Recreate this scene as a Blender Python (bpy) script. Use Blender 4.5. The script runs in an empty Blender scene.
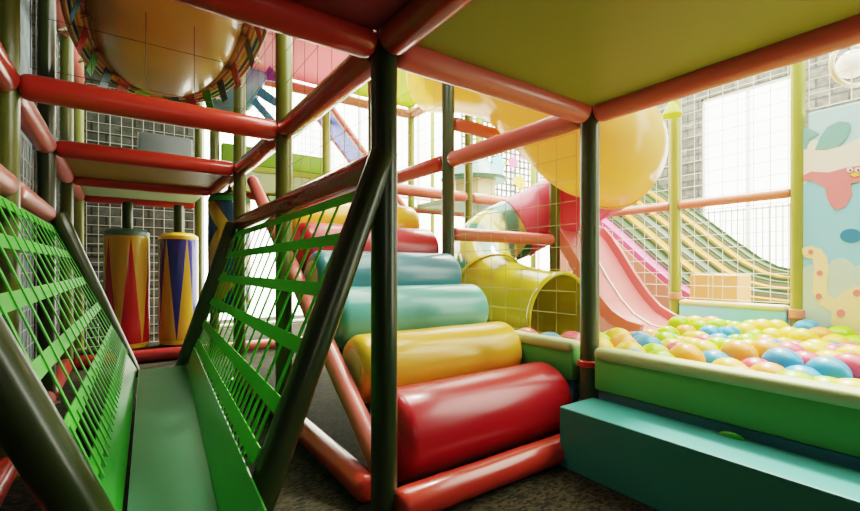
import bpy, bmesh, math, random
from mathutils import Vector, Matrix, Quaternion
random.seed(7)
S = bpy.context.scene
C = S.collection
PI = math.pi

# ------------------------------------------------------------------ camera frame maths (860x511, f = 437 px)
FX, FY = 0.572, 0.820
def at(px, py, X=None, Y=None, d=None):
    """the point of the room that the photo shows at a pixel, on the plane X=.. or Y=.. or at a depth"""
    t = (px - 430) / 437.0
    xc, yc = FX + FY * t, FY - FX * t
    if X is not None: d = X / xc
    if Y is not None: d = Y / yc
    return Vector((xc * d, yc * d, 0.9 + (268 - py) / 437.0 * d))

# ------------------------------------------------------------------ materials
def mat(name, col, rough=.4, metal=0, coat=0, trans=0, noise=0, nscale=6, bump=0, bscale=30, col2=None, emit=0, spec=.5):
    m = bpy.data.materials.new(name); m.use_nodes = True
    nt = m.node_tree; n = nt.nodes; l = nt.links
    b = n['Principled BSDF']; out = n['Material Output']
    b.inputs['Base Color'].default_value = (*col, 1)
    b.inputs['Roughness'].default_value = rough
    b.inputs['Metallic'].default_value = metal
    b.inputs['Coat Weight'].default_value = coat
    b.inputs['Coat Roughness'].default_value = .12
    b.inputs['Specular IOR Level'].default_value = spec
    if emit:
        b.inputs['Emission Color'].default_value = (*col, 1); b.inputs['Emission Strength'].default_value = emit
    tc = n.new('ShaderNodeTexCoord')
    csock = None
    if noise or col2:
        nz = n.new('ShaderNodeTexNoise'); nz.inputs['Scale'].default_value = nscale; nz.inputs['Detail'].default_value = 5
        l.new(tc.outputs['Object'], nz.inputs['Vector'])
        mx = n.new('ShaderNodeMix'); mx.data_type = 'RGBA'
        c2 = col2 or tuple(max(0, c * (1 - noise)) for c in col)
        mx.inputs[6].default_value = (*col, 1); mx.inputs[7].default_value = (*c2, 1)
        rp = n.new('ShaderNodeValToRGB'); rp.color_ramp.elements[0].position = .38; rp.color_ramp.elements[1].position = .62
        l.new(nz.outputs['Fac'], rp.inputs[0]); l.new(rp.outputs[0], mx.inputs[0])
        csock = mx.outputs[2]; l.new(csock, b.inputs['Base Color'])
    if bump:
        nb = n.new('ShaderNodeTexNoise'); nb.inputs['Scale'].default_value = bscale; nb.inputs['Detail'].default_value = 4
        l.new(tc.outputs['Object'], nb.inputs['Vector'])
        bp = n.new('ShaderNodeBump'); bp.inputs['Strength'].default_value = bump; bp.inputs['Distance'].default_value = .02
        l.new(nb.outputs['Fac'], bp.inputs['Height']); l.new(bp.outputs[0], b.inputs['Normal'])
    if trans:
        t = n.new('ShaderNodeBsdfTranslucent'); t.inputs[0].default_value = (*col, 1)
        if csock: l.new(csock, t.inputs[0])
        ms = n.new('ShaderNodeMixShader'); ms.inputs[0].default_value = trans
        l.new(b.outputs[0], ms.inputs[1]); l.new(t.outputs[0], ms.inputs[2]); l.new(ms.outputs[0], out.inputs[0])
    return m

M = {}
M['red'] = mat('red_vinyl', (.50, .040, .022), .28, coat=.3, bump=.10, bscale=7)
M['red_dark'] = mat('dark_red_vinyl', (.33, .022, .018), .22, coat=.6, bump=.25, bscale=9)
M['salmon'] = mat('salmon_hazed_red_vinyl', (.64, .145, .12), .33, coat=.2, bump=.08, bscale=7)  # salmon vinyl; by the pit it stands in for red whitened by glare
M['red_hazed'] = mat('hazed_red_vinyl', (.72, .26, .19), .4)  # rail red lightened in its colour to imitate haze far back
M['post'] = mat('dark_green_pvc', (.026, .046, .010), .3, coat=.15)
M['post_hazed'] = mat('hazed_green_pvc', (.065, .09, .04), .32, coat=.15)  # post green paled in the colour, as glare from the bright side
M['olive'] = mat('olive_pvc', (.10, .115, .012), .3, coat=.2)
M['olive_hazed'] = mat('hazed_olive_pvc', (.30, .33, .075), .35)  # olive bleached in the base colour to imitate bloom on distant posts
M['polegreen'] = mat('brown_green_pole', (.030, .044, .007), .3, coat=.15)
M['net_green'] = mat('green_webbing', (.09, .60, .03), .5, trans=.3)
M['side_green'] = mat('green_sheet', (.05, .42, .03), .35, coat=.2, trans=.2)
M['metal'] = mat('brushed_metal', (.11, .40, .19), .28, metal=.6, noise=.12, nscale=3)  # green in the metal's colour stands in for the reflected nets
M['net_white'] = mat('white_cord', (.70, .72, .64), .7)
M['net_grey'] = mat('grey_cord', (.42, .45, .42), .7)
M['grid'] = mat('dark_grey_grid', (.10, .12, .10), .6)
M['net_dark'] = mat('dark_cord', (.05, .05, .035), .6)
M['net_yellow'] = mat('straw_cord', (.50, .48, .22), .7)
M['deck_green'] = mat('olive_green_deck', (.27, .29, .025), .5, trans=.2)
M['deck_maroon'] = mat('maroon_deck', (.22, .012, .014), .5)
M['deck_mustard'] = mat('mustard_deck', (.42, .30, .06), .5, trans=.2)
M['deck_pink'] = mat('pink_deck', (.90, .36, .40), .5, trans=.6)
M['deck_lime'] = mat('lime_deck', (.55, .62, .14), .5, trans=.5)
M['deck_pale'] = mat('pale_green_deck', (.50, .60, .40), .5, trans=.4)
M['r_red'] = mat('red_roller_vinyl', (.46, .010, .018), .32, coat=.2, bump=.06, bscale=4)
M['r_yellow'] = mat('yellow_roller_vinyl', (.78, .44, .035), .3, coat=.25, bump=.06, bscale=4)
M['r_teal'] = mat('teal_roller_vinyl', (.11, .42, .36), .3, coat=.25, bump=.06, bscale=4)
M['r_blue'] = mat('blue_roller_vinyl', (.055, .21, .25), .3, coat=.25, bump=.06, bscale=4)
M['wedge'] = mat('green_wedge_vinyl', (.05, .33, .10), .4)
M['bench'] = mat('teal_vinyl', (.045, .30, .25), .5, noise=.06, nscale=2)
M['pad_green'] = mat('green_pad_vinyl', (.10, .40, .09), .5)
M['pad_cream'] = mat('cream_pad_vinyl', (.48, .56, .26), .5)
M['pad_blue'] = mat('blue_pad_vinyl', (.05, .28, .44), .45)
M['pad_sky'] = mat('sky_blue_vinyl', (.25, .66, .74), .4)
M['pad_powder'] = mat('powder_blue_vinyl', (.30, .42, .48), .45)
M['pad_lime'] = mat('lime_pad_vinyl', (.22, .44, .03), .45, trans=.1)
M['pad_sea'] = mat('sea_green_vinyl', (.12, .32, .26), .45, trans=.1)
M['tube_yellow'] = mat('yellow_tube_plastic', (.95, .78, .40), .2, coat=.3, trans=.55)
M['tube_olive'] = mat('olive_yellow_plastic', (.60, .54, .03), .2, coat=.4, trans=.2)
M['tube_pink'] = mat('pink_tube_plastic', (.84, .14, .28), .25, coat=.4, trans=.35)
M['chute_pink'] = mat('pink_chute_plastic', (.88, .27, .29), .3, coat=.3, trans=.15)
M['white'] = mat('white_plastic', (.85, .84, .80), .4)
M['cream'] = mat('cream_plastic', (.80, .72, .48), .4)
M['wood'] = mat('honey_wood', (.42, .22, .05), .4, noise=.25, nscale=9)
M['hull'] = mat('golden_lacquer', (.66, .42, .09), .3, coat=.3, noise=.15, nscale=2.5)
M['dark'] = mat('dark_panel', (.018, .016, .010), .5, noise=.4, nscale=3)
M['greyblue'] = mat('grey_blue_render', (.20, .26, .29), .8, noise=.45, nscale=7, bump=.4, bscale=18)
M['teal'] = mat('teal_plastic', (.06, .27, .28), .4)
M['tealgrey'] = mat('teal_grey_cap', (.10, .20, .17), .4)
for k, c in dict(f_red=(.45, .03, .03), f_navy=(.02, .10, .17), f_green=(.06, .42, .04), f_blue=(.05, .25, .45), f_lime=(.30, .75, .08), purple=(.25, .05, .45),
                 lane_green=(.06, .10, .04), lane_orange=(.62, .27, .06), lane_pink=(.70, .12, .28), lane_grey=(.13, .17, .12), peach=(.90, .42, .20), deep_blue=(.04, .08, .50)).items():
    M[k] = mat(k + '_paint', c, .45)
BALL = {'lime': (.36, .68, .02), 'yellow': (.90, .62, .08), 'blue': (.06, .34, .58), 'pink': (.86, .10, .15), 'orange': (.93, .37, .08)}
for k, c in BALL.items(): M['ball_' + k] = mat(k + '_ball_plastic', c, .35, coat=.1, trans=.08)

def clear_mat():
    m = bpy.data.materials.new('clear_teal_plastic'); m.use_nodes = True
    nt = m.node_tree; n = nt.nodes; l = nt.links; out = n['Material Output']; b = n['Principled BSDF']
    b.inputs['Base Color'].default_value = (.55, .80, .66, 1); b.inputs['Roughness'].default_value = .08; b.inputs['Coat Weight'].default_value = .6
    tr = n.new('ShaderNodeBsdfTransparent'); tr.inputs[0].default_value = (.72, .88, .74, 1)
    fr = n.new('ShaderNodeLayerWeight'); fr.inputs[0].default_value = .45
    tc = n.new('ShaderNodeTexCoord'); wv = n.new('ShaderNodeTexWave'); wv.inputs['Scale'].default_value = 1.1; wv.inputs['Distortion'].default_value = 6; wv.inputs['Detail'].default_value = 1
    l.new(tc.outputs['Object'], wv.inputs['Vector'])
    rp = n.new('ShaderNodeValToRGB'); e = rp.color_ramp.elements
    e[0].position = .25; e[0].color = (.05, .26, .22, 1); e[1].position = .62; e[1].color = (.70, .68, .22, 1)
    l.new(wv.outputs['Fac'], rp.inputs[0]); l.new(rp.outputs[0], b.inputs['Base Color'])
    ma = n.new('ShaderNodeMath'); ma.operation = 'MULTIPLY_ADD'; ma.inputs[1].default_value = .25; ma.inputs[2].default_value = .75
    l.new(fr.outputs['Facing'], ma.inputs[0])
    ms = n.new('ShaderNodeMixShader'); l.new(ma.outputs[0], ms.inputs[0]); l.new(tr.outputs[0], ms.inputs[1]); l.new(b.outputs[0], ms.inputs[2]); l.new(ms.outputs[0], out.inputs[0])
    return m
M['clear'] = clear_mat()

def glass_mat():
    m = bpy.data.materials.new('window_glass'); m.use_nodes = True
    nt = m.node_tree; n = nt.nodes; l = nt.links; out = n['Material Output']
    n.remove(n['Principled BSDF'])
    tr = n.new('ShaderNodeBsdfTransparent'); gl = n.new('ShaderNodeBsdfGlossy'); gl.inputs['Roughness'].default_value = .03
    ms = n.new('ShaderNodeMixShader'); ms.inputs[0].default_value = .05
    l.new(tr.outputs[0], ms.inputs[1]); l.new(gl.outputs[0], ms.inputs[2]); l.new(ms.outputs[0], out.inputs[0])
    return m
M['glass'] = glass_mat()

def brick_mat(name, c1, c2, mortar, scale=1, plane='Y'):
    m = bpy.data.materials.new(name); m.use_nodes = True
    nt = m.node_tree; n = nt.nodes; l = nt.links; b = n['Principled BSDF']; b.inputs['Roughness'].default_value = .85
    tc = n.new('ShaderNodeTexCoord'); sp = n.new('ShaderNodeSeparateXYZ'); cb = n.new('ShaderNodeCombineXYZ')
    l.new(tc.outputs['Object'], sp.inputs[0]); l.new(sp.outputs['X' if plane == 'Y' else 'Y'], cb.inputs[0]); l.new(sp.outputs['Z'], cb.inputs[1])
    br = n.new('ShaderNodeTexBrick'); br.inputs['Scale'].default_value = scale
    br.inputs['Color1'].default_value = (*c1, 1); br.inputs['Color2'].default_value = (*c2, 1); br.inputs['Mortar'].default_value = (*mortar, 1)
    br.inputs['Mortar Size'].default_value = .012; br.inputs['Brick Width'].default_value = .30; br.inputs['Row Height'].default_value = .13
    l.new(cb.outputs[0], br.inputs['Vector'])
    nz = n.new('ShaderNodeTexNoise'); nz.inputs['Scale'].default_value = 14; nz.inputs['Detail'].default_value = 6; l.new(tc.outputs['Object'], nz.inputs['Vector'])
    mx = n.new('ShaderNodeMix'); mx.data_type = 'RGBA'; mx.blend_type = 'MULTIPLY'; mx.inputs[0].default_value = .8
    l.new(br.outputs['Color'], mx.inputs[6]); l.new(nz.outputs['Color'], mx.inputs[7]); 
    rp = n.new('ShaderNodeValToRGB'); rp.color_ramp.elements[0].position = .3; rp.color_ramp.elements[0].color = (.35, .35, .35, 1); rp.color_ramp.elements[1].position = .7
    l.new(nz.outputs['Fac'], rp.inputs[0]); l.new(rp.outputs[0], mx.inputs[7])
    l.new(mx.outputs[2], b.inputs['Base Color'])
    bp = n.new('ShaderNodeBump'); bp.inputs['Strength'].default_value = .5; bp.inputs['Distance'].default_value = .02
    l.new(nz.outputs['Fac'], bp.inputs['Height']); l.new(bp.outputs[0], b.inputs['Normal'])
    return m
M['stone'] = brick_mat('grey_stone_wall', (.16, .18, .16), (.10, .11, .10), (.05, .05, .045), 1, 'Y')
M['brick'] = brick_mat('grey_brick_wall', (.25, .245, .21), (.17, .17, .15), (.10, .10, .09), 1, 'X')

def carpet_mat():
    m = bpy.data.materials.new('worn_carpet'); m.use_nodes = True
    nt = m.node_tree; n = nt.nodes; l = nt.links; b = n['Principled BSDF']; b.inputs['Roughness'].default_value = .9; b.inputs['Specular IOR Level'].default_value = .15
    tc = n.new('ShaderNodeTexCoord')
    mp = n.new('ShaderNodeMapping'); mp.inputs['Scale'].default_value = (40, 90, 1); l.new(tc.outputs['Object'], mp.inputs[0])
    vo = n.new('ShaderNodeTexVoronoi'); vo.distance = 'CHEBYCHEV'; vo.inputs['Scale'].default_value = 1.2; l.new(mp.outputs[0], vo.inputs['Vector'])
    nz = n.new('ShaderNodeTexNoise'); nz.inputs['Scale'].default_value = 5; nz.inputs['Detail'].default_value = 8; l.new(tc.outputs['Object'], nz.inputs['Vector'])
    mx = n.new('ShaderNodeMix'); mx.data_type = 'RGBA'; mx.inputs[0].default_value = .5
    l.new(vo.outputs['Color'], mx.inputs[6]); l.new(nz.outputs['Color'], mx.inputs[7])
    bw = n.new('ShaderNodeRGBToBW'); l.new(mx.outputs[2], bw.inputs[0])
    rp = n.new('ShaderNodeValToRGB'); e = rp.color_ramp.elements
    e[0].position = .38; e[0].color = (.012, .010, .006, 1); e[1].position = .62; e[1].color = (.048, .042, .020, 1)
    l.new(bw.outputs[0], rp.inputs[0]); l.new(rp.outputs[0], b.inputs['Base Color'])
    return m
M['carpet'] = carpet_mat()

def stripes_mat(name, cols, freq, axis=1):
    m = bpy.data.materials.new(name); m.use_nodes = True
    nt = m.node_tree; n = nt.nodes; l = nt.links; b = n['Principled BSDF']; b.inputs['Roughness'].default_value = .4
    tc = n.new('ShaderNodeTexCoord'); sp = n.new('ShaderNodeSeparateXYZ'); l.new(tc.outputs['Object'], sp.inputs[0])
    ad = n.new('ShaderNodeMath'); ad.operation = 'ADD'; l.new(sp.outputs[axis], ad.inputs[0]); l.new(sp.outputs[2], ad.inputs[1])
    mu = n.new('ShaderNodeMath'); mu.operation = 'MULTIPLY'; mu.inputs[1].default_value = freq; l.new(ad.outputs[0], mu.inputs[0])
    fr = n.new('ShaderNodeMath'); fr.operation = 'FRACT'; l.new(mu.outputs[0], fr.inputs[0])
    rp = n.new('ShaderNodeValToRGB'); rp.color_ramp.interpolation = 'CONSTANT'
    e = rp.color_ramp.elements
    while len(e) < len(cols): e.new(.5)
    for i, c in enumerate(cols): e[i].position = i / len(cols); e[i].color = (*c, 1)
    l.new(fr.outputs[0], rp.inputs[0]); l.new(rp.outputs[0], b.inputs['Base Color'])
    return m
M['valance'] = stripes_mat('striped_valance', [(.70, .55, .28), (.62, .42, .16), (.75, .66, .45), (.10, .26, .28)], 7)

def bag_mat(name, ca, cb, n_tri, z0, z1, phase=0, flip=False, rows=1, side=0):
    """triangles wrapped round a bag: colour ca inside, cb outside"""
    m = bpy.data.materials.new(name); m.use_nodes = True
    nt = m.node_tree; n = nt.nodes; l = nt.links; b = n['Principled BSDF']; b.inputs['Roughness'].default_value = .25; b.inputs['Coat Weight'].default_value = .5
    tc = n.new('ShaderNodeTexCoord'); sp = n.new('ShaderNodeSeparateXYZ'); l.new(tc.outputs['Object'], sp.inputs[0])
    def math_(op, a, bv=None, cv=None):
        q = n.new('ShaderNodeMath'); q.operation = op
        for i, v in enumerate((a, bv, cv)):
            if v is None: continue
            if isinstance(v, (int, float)): q.inputs[i].default_value = v
            else: l.new(v, q.inputs[i])
        return q.outputs[0]
    an = math_('ARCTAN2', sp.outputs[1], sp.outputs[0])
    u = math_('FRACT', math_('ADD', math_('MULTIPLY', an, n_tri / (2 * PI)), 10 + phase))
    tri = math_('MULTIPLY', math_('ABSOLUTE', math_('SUBTRACT', u, .5)), 2)      # 1 at edges, 0 centre
    v = math_('DIVIDE', math_('SUBTRACT', sp.outputs[2], z0), (z1 - z0))
    if rows > 1: v = math_('FRACT', math_('MULTIPLY', v, rows))
    if flip: v = math_('SUBTRACT', 1, v)
    if side:
        w_ = math_('FRACT', math_('MULTIPLY', math_('DIVIDE', math_('SUBTRACT', sp.outputs[2], z0), (z1 - z0)), side))
        w_ = math_('MULTIPLY', math_('ABSOLUTE', math_('SUBTRACT', w_, .5)), 2)
        f0 = math_('FRACT', math_('ADD', u, math_('MULTIPLY', w_, .45)))
        f = math_('LESS_THAN', f0, .36)
    else: f = math_('LESS_THAN', math_('ADD', tri, v), 1.0)
    mx = n.new('ShaderNodeMix'); mx.data_type = 'RGBA'; mx.inputs[6].default_value = (*cb, 1); mx.inputs[7].default_value = (*ca, 1)
    l.new(f, mx.inputs[0]); l.new(mx.outputs[2], b.inputs['Base Color'])
    return m

# ------------------------------------------------------------------ mesh builder
class MB:
    def __init__(s): s.v = []; s.f = []; s.m = []
    def add(s, vs, fs, mi=0):
        o = len(s.v); s.v += [tuple(v) for v in vs]; s.f += [tuple(i + o for i in f) for f in fs]; s.m += [mi] * len(fs); return s
    def box(s, lo, hi, bevel=0, mi=0, seg=2, rot=None, about=None):
        bm = bmesh.new(); bmesh.ops.create_cube(bm, size=1)
        c = [(a + b) / 2 for a, b in zip(lo, hi)]; d = [b - a for a, b in zip(lo, hi)]
        for v in bm.verts: v.co = Vector((c[0] + v.co.x * d[0], c[1] + v.co.y * d[1], c[2] + v.co.z * d[2]))
        if bevel: bmesh.ops.bevel(bm, geom=bm.edges[:], offset=bevel, segments=seg, profile=.5, affect='EDGES')
        if rot is not None:
            ab = Vector(about or c)
            for v in bm.verts: v.co = rot @ (v.co - ab) + ab
        bm.verts.index_update()
        s.add([v.co for v in bm.verts], [[v.index for v in f.verts] for f in bm.faces], mi); bm.free(); return s
    def tube(s, pts, r, seg=20, cap=True, mi=0, sx=1.0):
        pts = [Vector(p) for p in pts]; rs = r if isinstance(r, (list, tuple)) else [r] * len(pts)
        n = len(pts); rings = []
        t0 = (pts[1] - pts[0]).normalized()
        up = Vector((0, 0, 1)) if abs(t0.z) < .9 else Vector((1, 0, 0))
        nrm = (up - t0 * up.dot(t0)).normalized()
        vs = []
        for i, p in enumerate(pts):
            t = (pts[min(i + 1, n - 1)] - pts[max(i - 1, 0)]).normalized()
            nrm = (nrm - t * nrm.dot(t)).normalized(); bi = t.cross(nrm)
            for k in range(seg):
                a = 2 * PI * k / seg
                vs.append(p + (nrm * math.cos(a) + bi * math.sin(a) * sx) * rs[i])
        fs = []
        for i in range(n - 1):
            for k in range(seg):
                k2 = (k + 1) % seg
                fs.append((i * seg + k, i * seg + k2, (i + 1) * seg + k2, (i + 1) * seg + k))
        if cap:
            fs.append(tuple(range(seg))[::-1]); fs.append(tuple((n - 1) * seg + k for k in range(seg)))
        return s.add(vs, fs, mi)
    def rod(s, a, b, r, seg=20, round_=.5, mi=0):
        """a padded tube with soft rounded ends"""
        a = Vector(a); b = Vector(b); L = (b - a).length; d = (b - a) / L
        e = r * round_
        st = [(0, .55), (e * .15, .78), (e * .45, .93), (e, 1)]
        P = [a + d * x for x, _ in st] ; R = [r * k for _, k in st]
        m = max(2, int(L / .15))
        for i in range(1, m):
            x = e + (L - 2 * e) * i / m; P.append(a + d * x); R.append(r * (1 + .012 * math.sin(i * 2.1 + L * 5)))
        P += [b - d * x for x, _ in reversed(st)]; R += [r * k for _, k in reversed(st)]
        return s.tube(P, R, seg, True, mi)
    def sphere(s, c, r, seg=20, rings=12, mi=0, sc=(1, 1, 1)):
        c = Vector(c); vs = [c + Vector((0, 0, r * sc[2]))]
        for i in range(1, rings):
            t = PI * i / rings
            for k in range(seg):
                a = 2 * PI * k / seg
                vs.append(c + Vector((r * sc[0] * math.sin(t) * math.cos(a), r * sc[1] * math.sin(t) * math.sin(a), r * sc[2] * math.cos(t))))
        vs.append(c - Vector((0, 0, r * sc[2]))); fs = []
        for k in range(seg):
            fs.append((0, 1 + k, 1 + (k + 1) % seg))
            for i in range(rings - 2):
                a = 1 + i * seg; fs.append((a + k, a + seg + k, a + seg + (k + 1) % seg, a + (k + 1) % seg))
            a = 1 + (rings - 2) * seg; fs.append((a + k, len(vs) - 1, a + (k + 1) % seg))
        return s.add(vs, fs, mi)
    def lathe(s, prof, c=(0, 0, 0), seg=32, mi=0):
        c = Vector(c); vs = []; fs = []
        for r, z in prof:
            for k in range(seg):
                a = 2 * PI * k / seg; vs.append(c + Vector((r * math.cos(a), r * math.sin(a), z)))
        for i in range(len(prof) - 1):
            for k in range(seg):
                k2 = (k + 1) % seg; fs.append((i * seg + k, i * seg + k2, (i + 1) * seg + k2, (i + 1) * seg + k))
        if prof[0][0] > 1e-4: fs.append(tuple(range(seg))[::-1])
        if prof[-1][0] > 1e-4: fs.append(tuple((len(prof) - 1) * seg + k for k in range(seg)))
        return s.add(vs, fs, mi)
    def strip(s, p, q, w, th, nrm, mi=0):
        """flat strap from p to q, width w across, thickness th along nrm"""
        p = Vector(p); q = Vector(q); d = (q - p).normalized(); nrm = Vector(nrm).normalized(); u = d.cross(nrm).normalized() * w / 2; t = nrm * th / 2
        vs = [p - u - t, p + u - t, p + u + t, p - u + t, q - u - t, q + u - t, q + u + t, q - u + t]
        return s.add(vs, [(3, 2, 1, 0), (4, 5, 6, 7), (0, 1, 5, 4), (1, 2, 6, 5), (2, 3, 7, 6), (3, 0, 4, 7)], mi)
    def poly(s, pts, nrm, th, mi=0):
        """flat shape of outline pts given a little thickness"""
        nrm = Vector(nrm).normalized(); n = len(pts); a = [Vector(p) for p in pts]; b = [p + nrm * th for p in a]
        return s.add(a + b, [tuple(range(n))[::-1], tuple(range(n, 2 * n))] + [(i, (i + 1) % n, n + (i + 1) % n, n + i) for i in range(n)], mi)

ORIG = {}
def obj(name, mb, mats, parent=None, smooth=True, ang=40):
    if not isinstance(mats, (list, tuple)): mats = [mats]
    base = Vector((0, 0, 0)); p = parent
    if parent is not None: base = ORIG[parent.name]
    else:
        xs = [v[0] for v in mb.v]; ys = [v[1] for v in mb.v]; zs = [v[2] for v in mb.v]
        base = Vector(((min(xs) + max(xs)) / 2, (min(ys) + max(ys)) / 2, min(zs)))
    me = bpy.data.meshes.new(name)
    me.from_pydata([tuple(Vector(v) - base) for v in mb.v], [], mb.f)
    for m in mats: me.materials.append(m)
    for i, po in enumerate(me.polygons): po.material_index = mb.m[i]; po.use_smooth = smooth
    bm = bmesh.new(); bm.from_mesh(me); bmesh.ops.recalc_face_normals(bm, faces=bm.faces); bm.to_mesh(me); bm.free()
    if smooth: me.set_sharp_from_angle(angle=math.radians(ang))
    o = bpy.data.objects.new(name, me); C.objects.link(o)
    ORIG[o.name] = base
    if parent is not None: o.parent = parent
    else: o.location = base
    return o
def tag(o, label, cat, group=None, kind=None):
    o['label'] = label; o['category'] = cat
    if group: o['group'] = group
    if kind: o['kind'] = kind
    return o
def thing(name, label, cat, loc, group=None):
    o = bpy.data.objects.new(name, None); C.objects.link(o); o.location = loc; o.empty_display_size = .1
    ORIG[o.name] = Vector(loc); return tag(o, label, cat, group)
def sub(name, mb, mats, parent, **k):
    """part of a part (its own local space equals its parent's)"""
    return obj(name, mb, mats, parent, **k)
def struct(name, mb, m, parent=None, **k):
    o = obj(name, mb, m, parent, **k); 
    if parent is None: o['kind'] = 'structure'
    return o

# ------------------------------------------------------------------ the setting
struct('floor', MB().box((-1.5, -2.2, -.1), (7.4, 8.3, 0)), M['carpet'], smooth=False)
# left wall: dark with grey-blue rendered columns standing out of it
struct('wall_left', MB().box((-1.25, -2.2, 0), (-1.1, 7.2, 4.3)), M['dark'], smooth=False)
struct('wall_back', MB().box((-1.25, 6.9, 0), (.86, 7.05, 4.3)), M['stone'], smooth=False)
struct('wall_front_shade', MB().box((-1.25, -2.35, 0), (4.6, -2.2, 4.3)), M['dark'], smooth=False)  # unseen wall added behind the camera to darken the foreground
w = MB()
w.box((7.0, -2.2, 0), (7.15, 1.86, 4.6)); w.box((7.0, 3.02, 0), (7.15, 4.7, 4.6)); w.box((7.0, 1.86, 0), (7.15, 3.02, .55)); w.box((7.0, 1.86, 3.4), (7.15, 3.02, 4.6))
struct('wall_right', w, M['brick'], smooth=False)
struct('ceiling', MB().box((-1.25, -2.35, 4.3), (2.2, 7.05, 4.4)), M['dark'], smooth=False)  # unseen; kept off the pit side so it shades only the near area
for i, (y, wd, xf) in enumerate([(1.95, .30, -.94), (4.02, .75, -.62), (5.5, .4, -.9)]):
    struct('trim_%d' % (i + 1), MB().box((-1.1, y, 0), (xf, y + wd, 4.3), .01), M['greyblue'], smooth=False)
# window 1: the glazed far side of the hall; window 2: the bright window in the right wall; window 3: glazing beside it
def window(idx, axis, at_, a0, a1, z0, z1, nu, nv, r=.03):
    f = MB()
    def bar(p, q): f.rod(p, q, r, 8, .1)
    P = (lambda u, z: (u, at_, z)) if axis == 'Y' else (lambda u, z: (at_, u, z))
    for k in range(nu + 1):
        u = a0 + (a1 - a0) * k / nu; bar(P(u, z0), P(u, z1))
    for k in range(nv + 1):
        z = z0 + (z1 - z0) * k / nv; bar(P(a0, z), P(a1, z))
    w_ = struct('window_%d' % idx, f, M['white'])
    if idx == 2:
        g = MB()
        for k in range(15): g.rod((7.13, a0 + .04 + (a1 - a0 - .08) * k / 14, z0), (7.13, a0 + .04 + (a1 - a0 - .08) * k / 14, 1.75), .009, 6, .1)
        g.rod((7.13, a0, 1.72), (7.13, a1, 1.72), .012, 6, .1); obj('guard_bars', g, M['net_grey'], w_)
    pn = MB()
    if axis == 'Y': pn.box((a0, at_ - .004, z0), (a1, at_ + .004, z1))
    else: pn.box((at_ - .004, a0, z0), (at_ + .004, a1, z1))
    obj('pane', pn, M['glass'], w_, smooth=False)
window(1, 'Y', 6.97, .9, 7.05, .05, 4.4, 5, 2)
window(2, 'X', 7.07, 1.88, 3.0, .57, 3.38, 2, 1)
window(3, 'X', 7.07, 4.73, 6.9, .05, 4.4, 3, 2)

# ------------------------------------------------------------------ posts
def post(x, y, m, label, top=4.28, r=.047, name='support_post'):
    mb = MB(); z = 0; P = [(r * 1.5, 0), (r * 1.5, .012), (r * 1.02, .016)]
    for k in range(9): P.append((r * (1 + .006 * math.sin(k * 2.4)), .03 + (top - .06) * k / 8))
    P += [(r * .9, top - .012), (r * .6, top)]
    mb.lathe(P, (x, y, 0), 24)
    return tag(obj(name, mb, m), label, 'post', 'playground frame posts')
G0, G1, G2, G3, G4 = -.42, .758, 1.958, 3.158, 4.358
Y1, Y2, Y3, Y4, Y5 = 1.373, 2.573, 3.773, 4.973, 6.173
post(G1, Y1, M['post'], 'dark green post in the foreground centre, the nearest post, left of the red roller')
cp = post(G2, Y1, M['post_hazed'], 'dark green post at the end of the teal bench, at the pit corner')
obj('clamp', MB().lathe([(.05, .395), (.062, .40), (.062, .425), (.05, .43)], (G2, Y1, 0), 20), M['red'], cp)
post(G2, Y2, M['post_hazed'], 'dark green post behind the upper rollers, where a salmon rail ends at mid height')
post(G1, Y2, M['olive'], 'thick olive post halfway along the right-hand strap net')
post(G1, Y3, M['olive'], 'olive post at the far end of the right-hand strap net, beside the hanging bag')
post(G0, Y2, M['olive'], 'olive post at the very left edge of the photo')
post(G0, Y3, M['polegreen'], 'dark post at the far end of the left-hand strap net, by the dark wall')
post(G0, Y4, M['olive'], 'olive post left of the bags, just behind the end of the left-hand strap net')
post(G0, Y5, M['olive_hazed'], 'light olive corner post against the stone wall, left of the red and yellow bag')
post(G1, Y4, M['olive'], 'post behind the hanging zigzag bag')
post(G1, Y5, M['olive'], 'back post between the blue bag and the bright window')
post(G2, Y3, M['olive'], 'olive post hidden behind the foreground centre post')
post(G2, Y4, M['olive_hazed'], 'pale olive post rising behind the lime bumper pad')
post(G3, Y2, M['olive'], 'olive post in front of the pink tube')
post(G3, Y3, M['olive'], 'thin green post seen just right of the post behind the rollers')
post(G3, Y4, M['olive_hazed'], 'pale thin post seen between the two dark centre posts')
post(G4, Y5, M['olive_hazed'], 'faint thin post farthest back behind the hut, near the glazing', r=.035)
post(G4, Y4, M['olive_hazed'], 'pale yellow green post far back, left in the painted mesh panel')
post(5.558, Y4, M['olive_hazed'], 'pale post far back, right in the painted mesh panel')
pa = post(G4, 2.11, M['olive_hazed'], 'light green post at the left end of the sky blue pit pad')
obj('clamp', MB().lathe([(.05, .60), (.06, .605), (.06, .66), (.05, .665)], (G4, 2.11, 0), 20), M['red_hazed'], pa)
pb = post(G4, 1.17, M['olive_hazed'], 'light green post between the bright window and the painted mural')
obj('clamp', MB().lathe([(.05, .50), (.06, .505), (.06, .57), (.05, .575)], (G4, 1.17, 0), 20), M['red_hazed'], pb)

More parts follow.
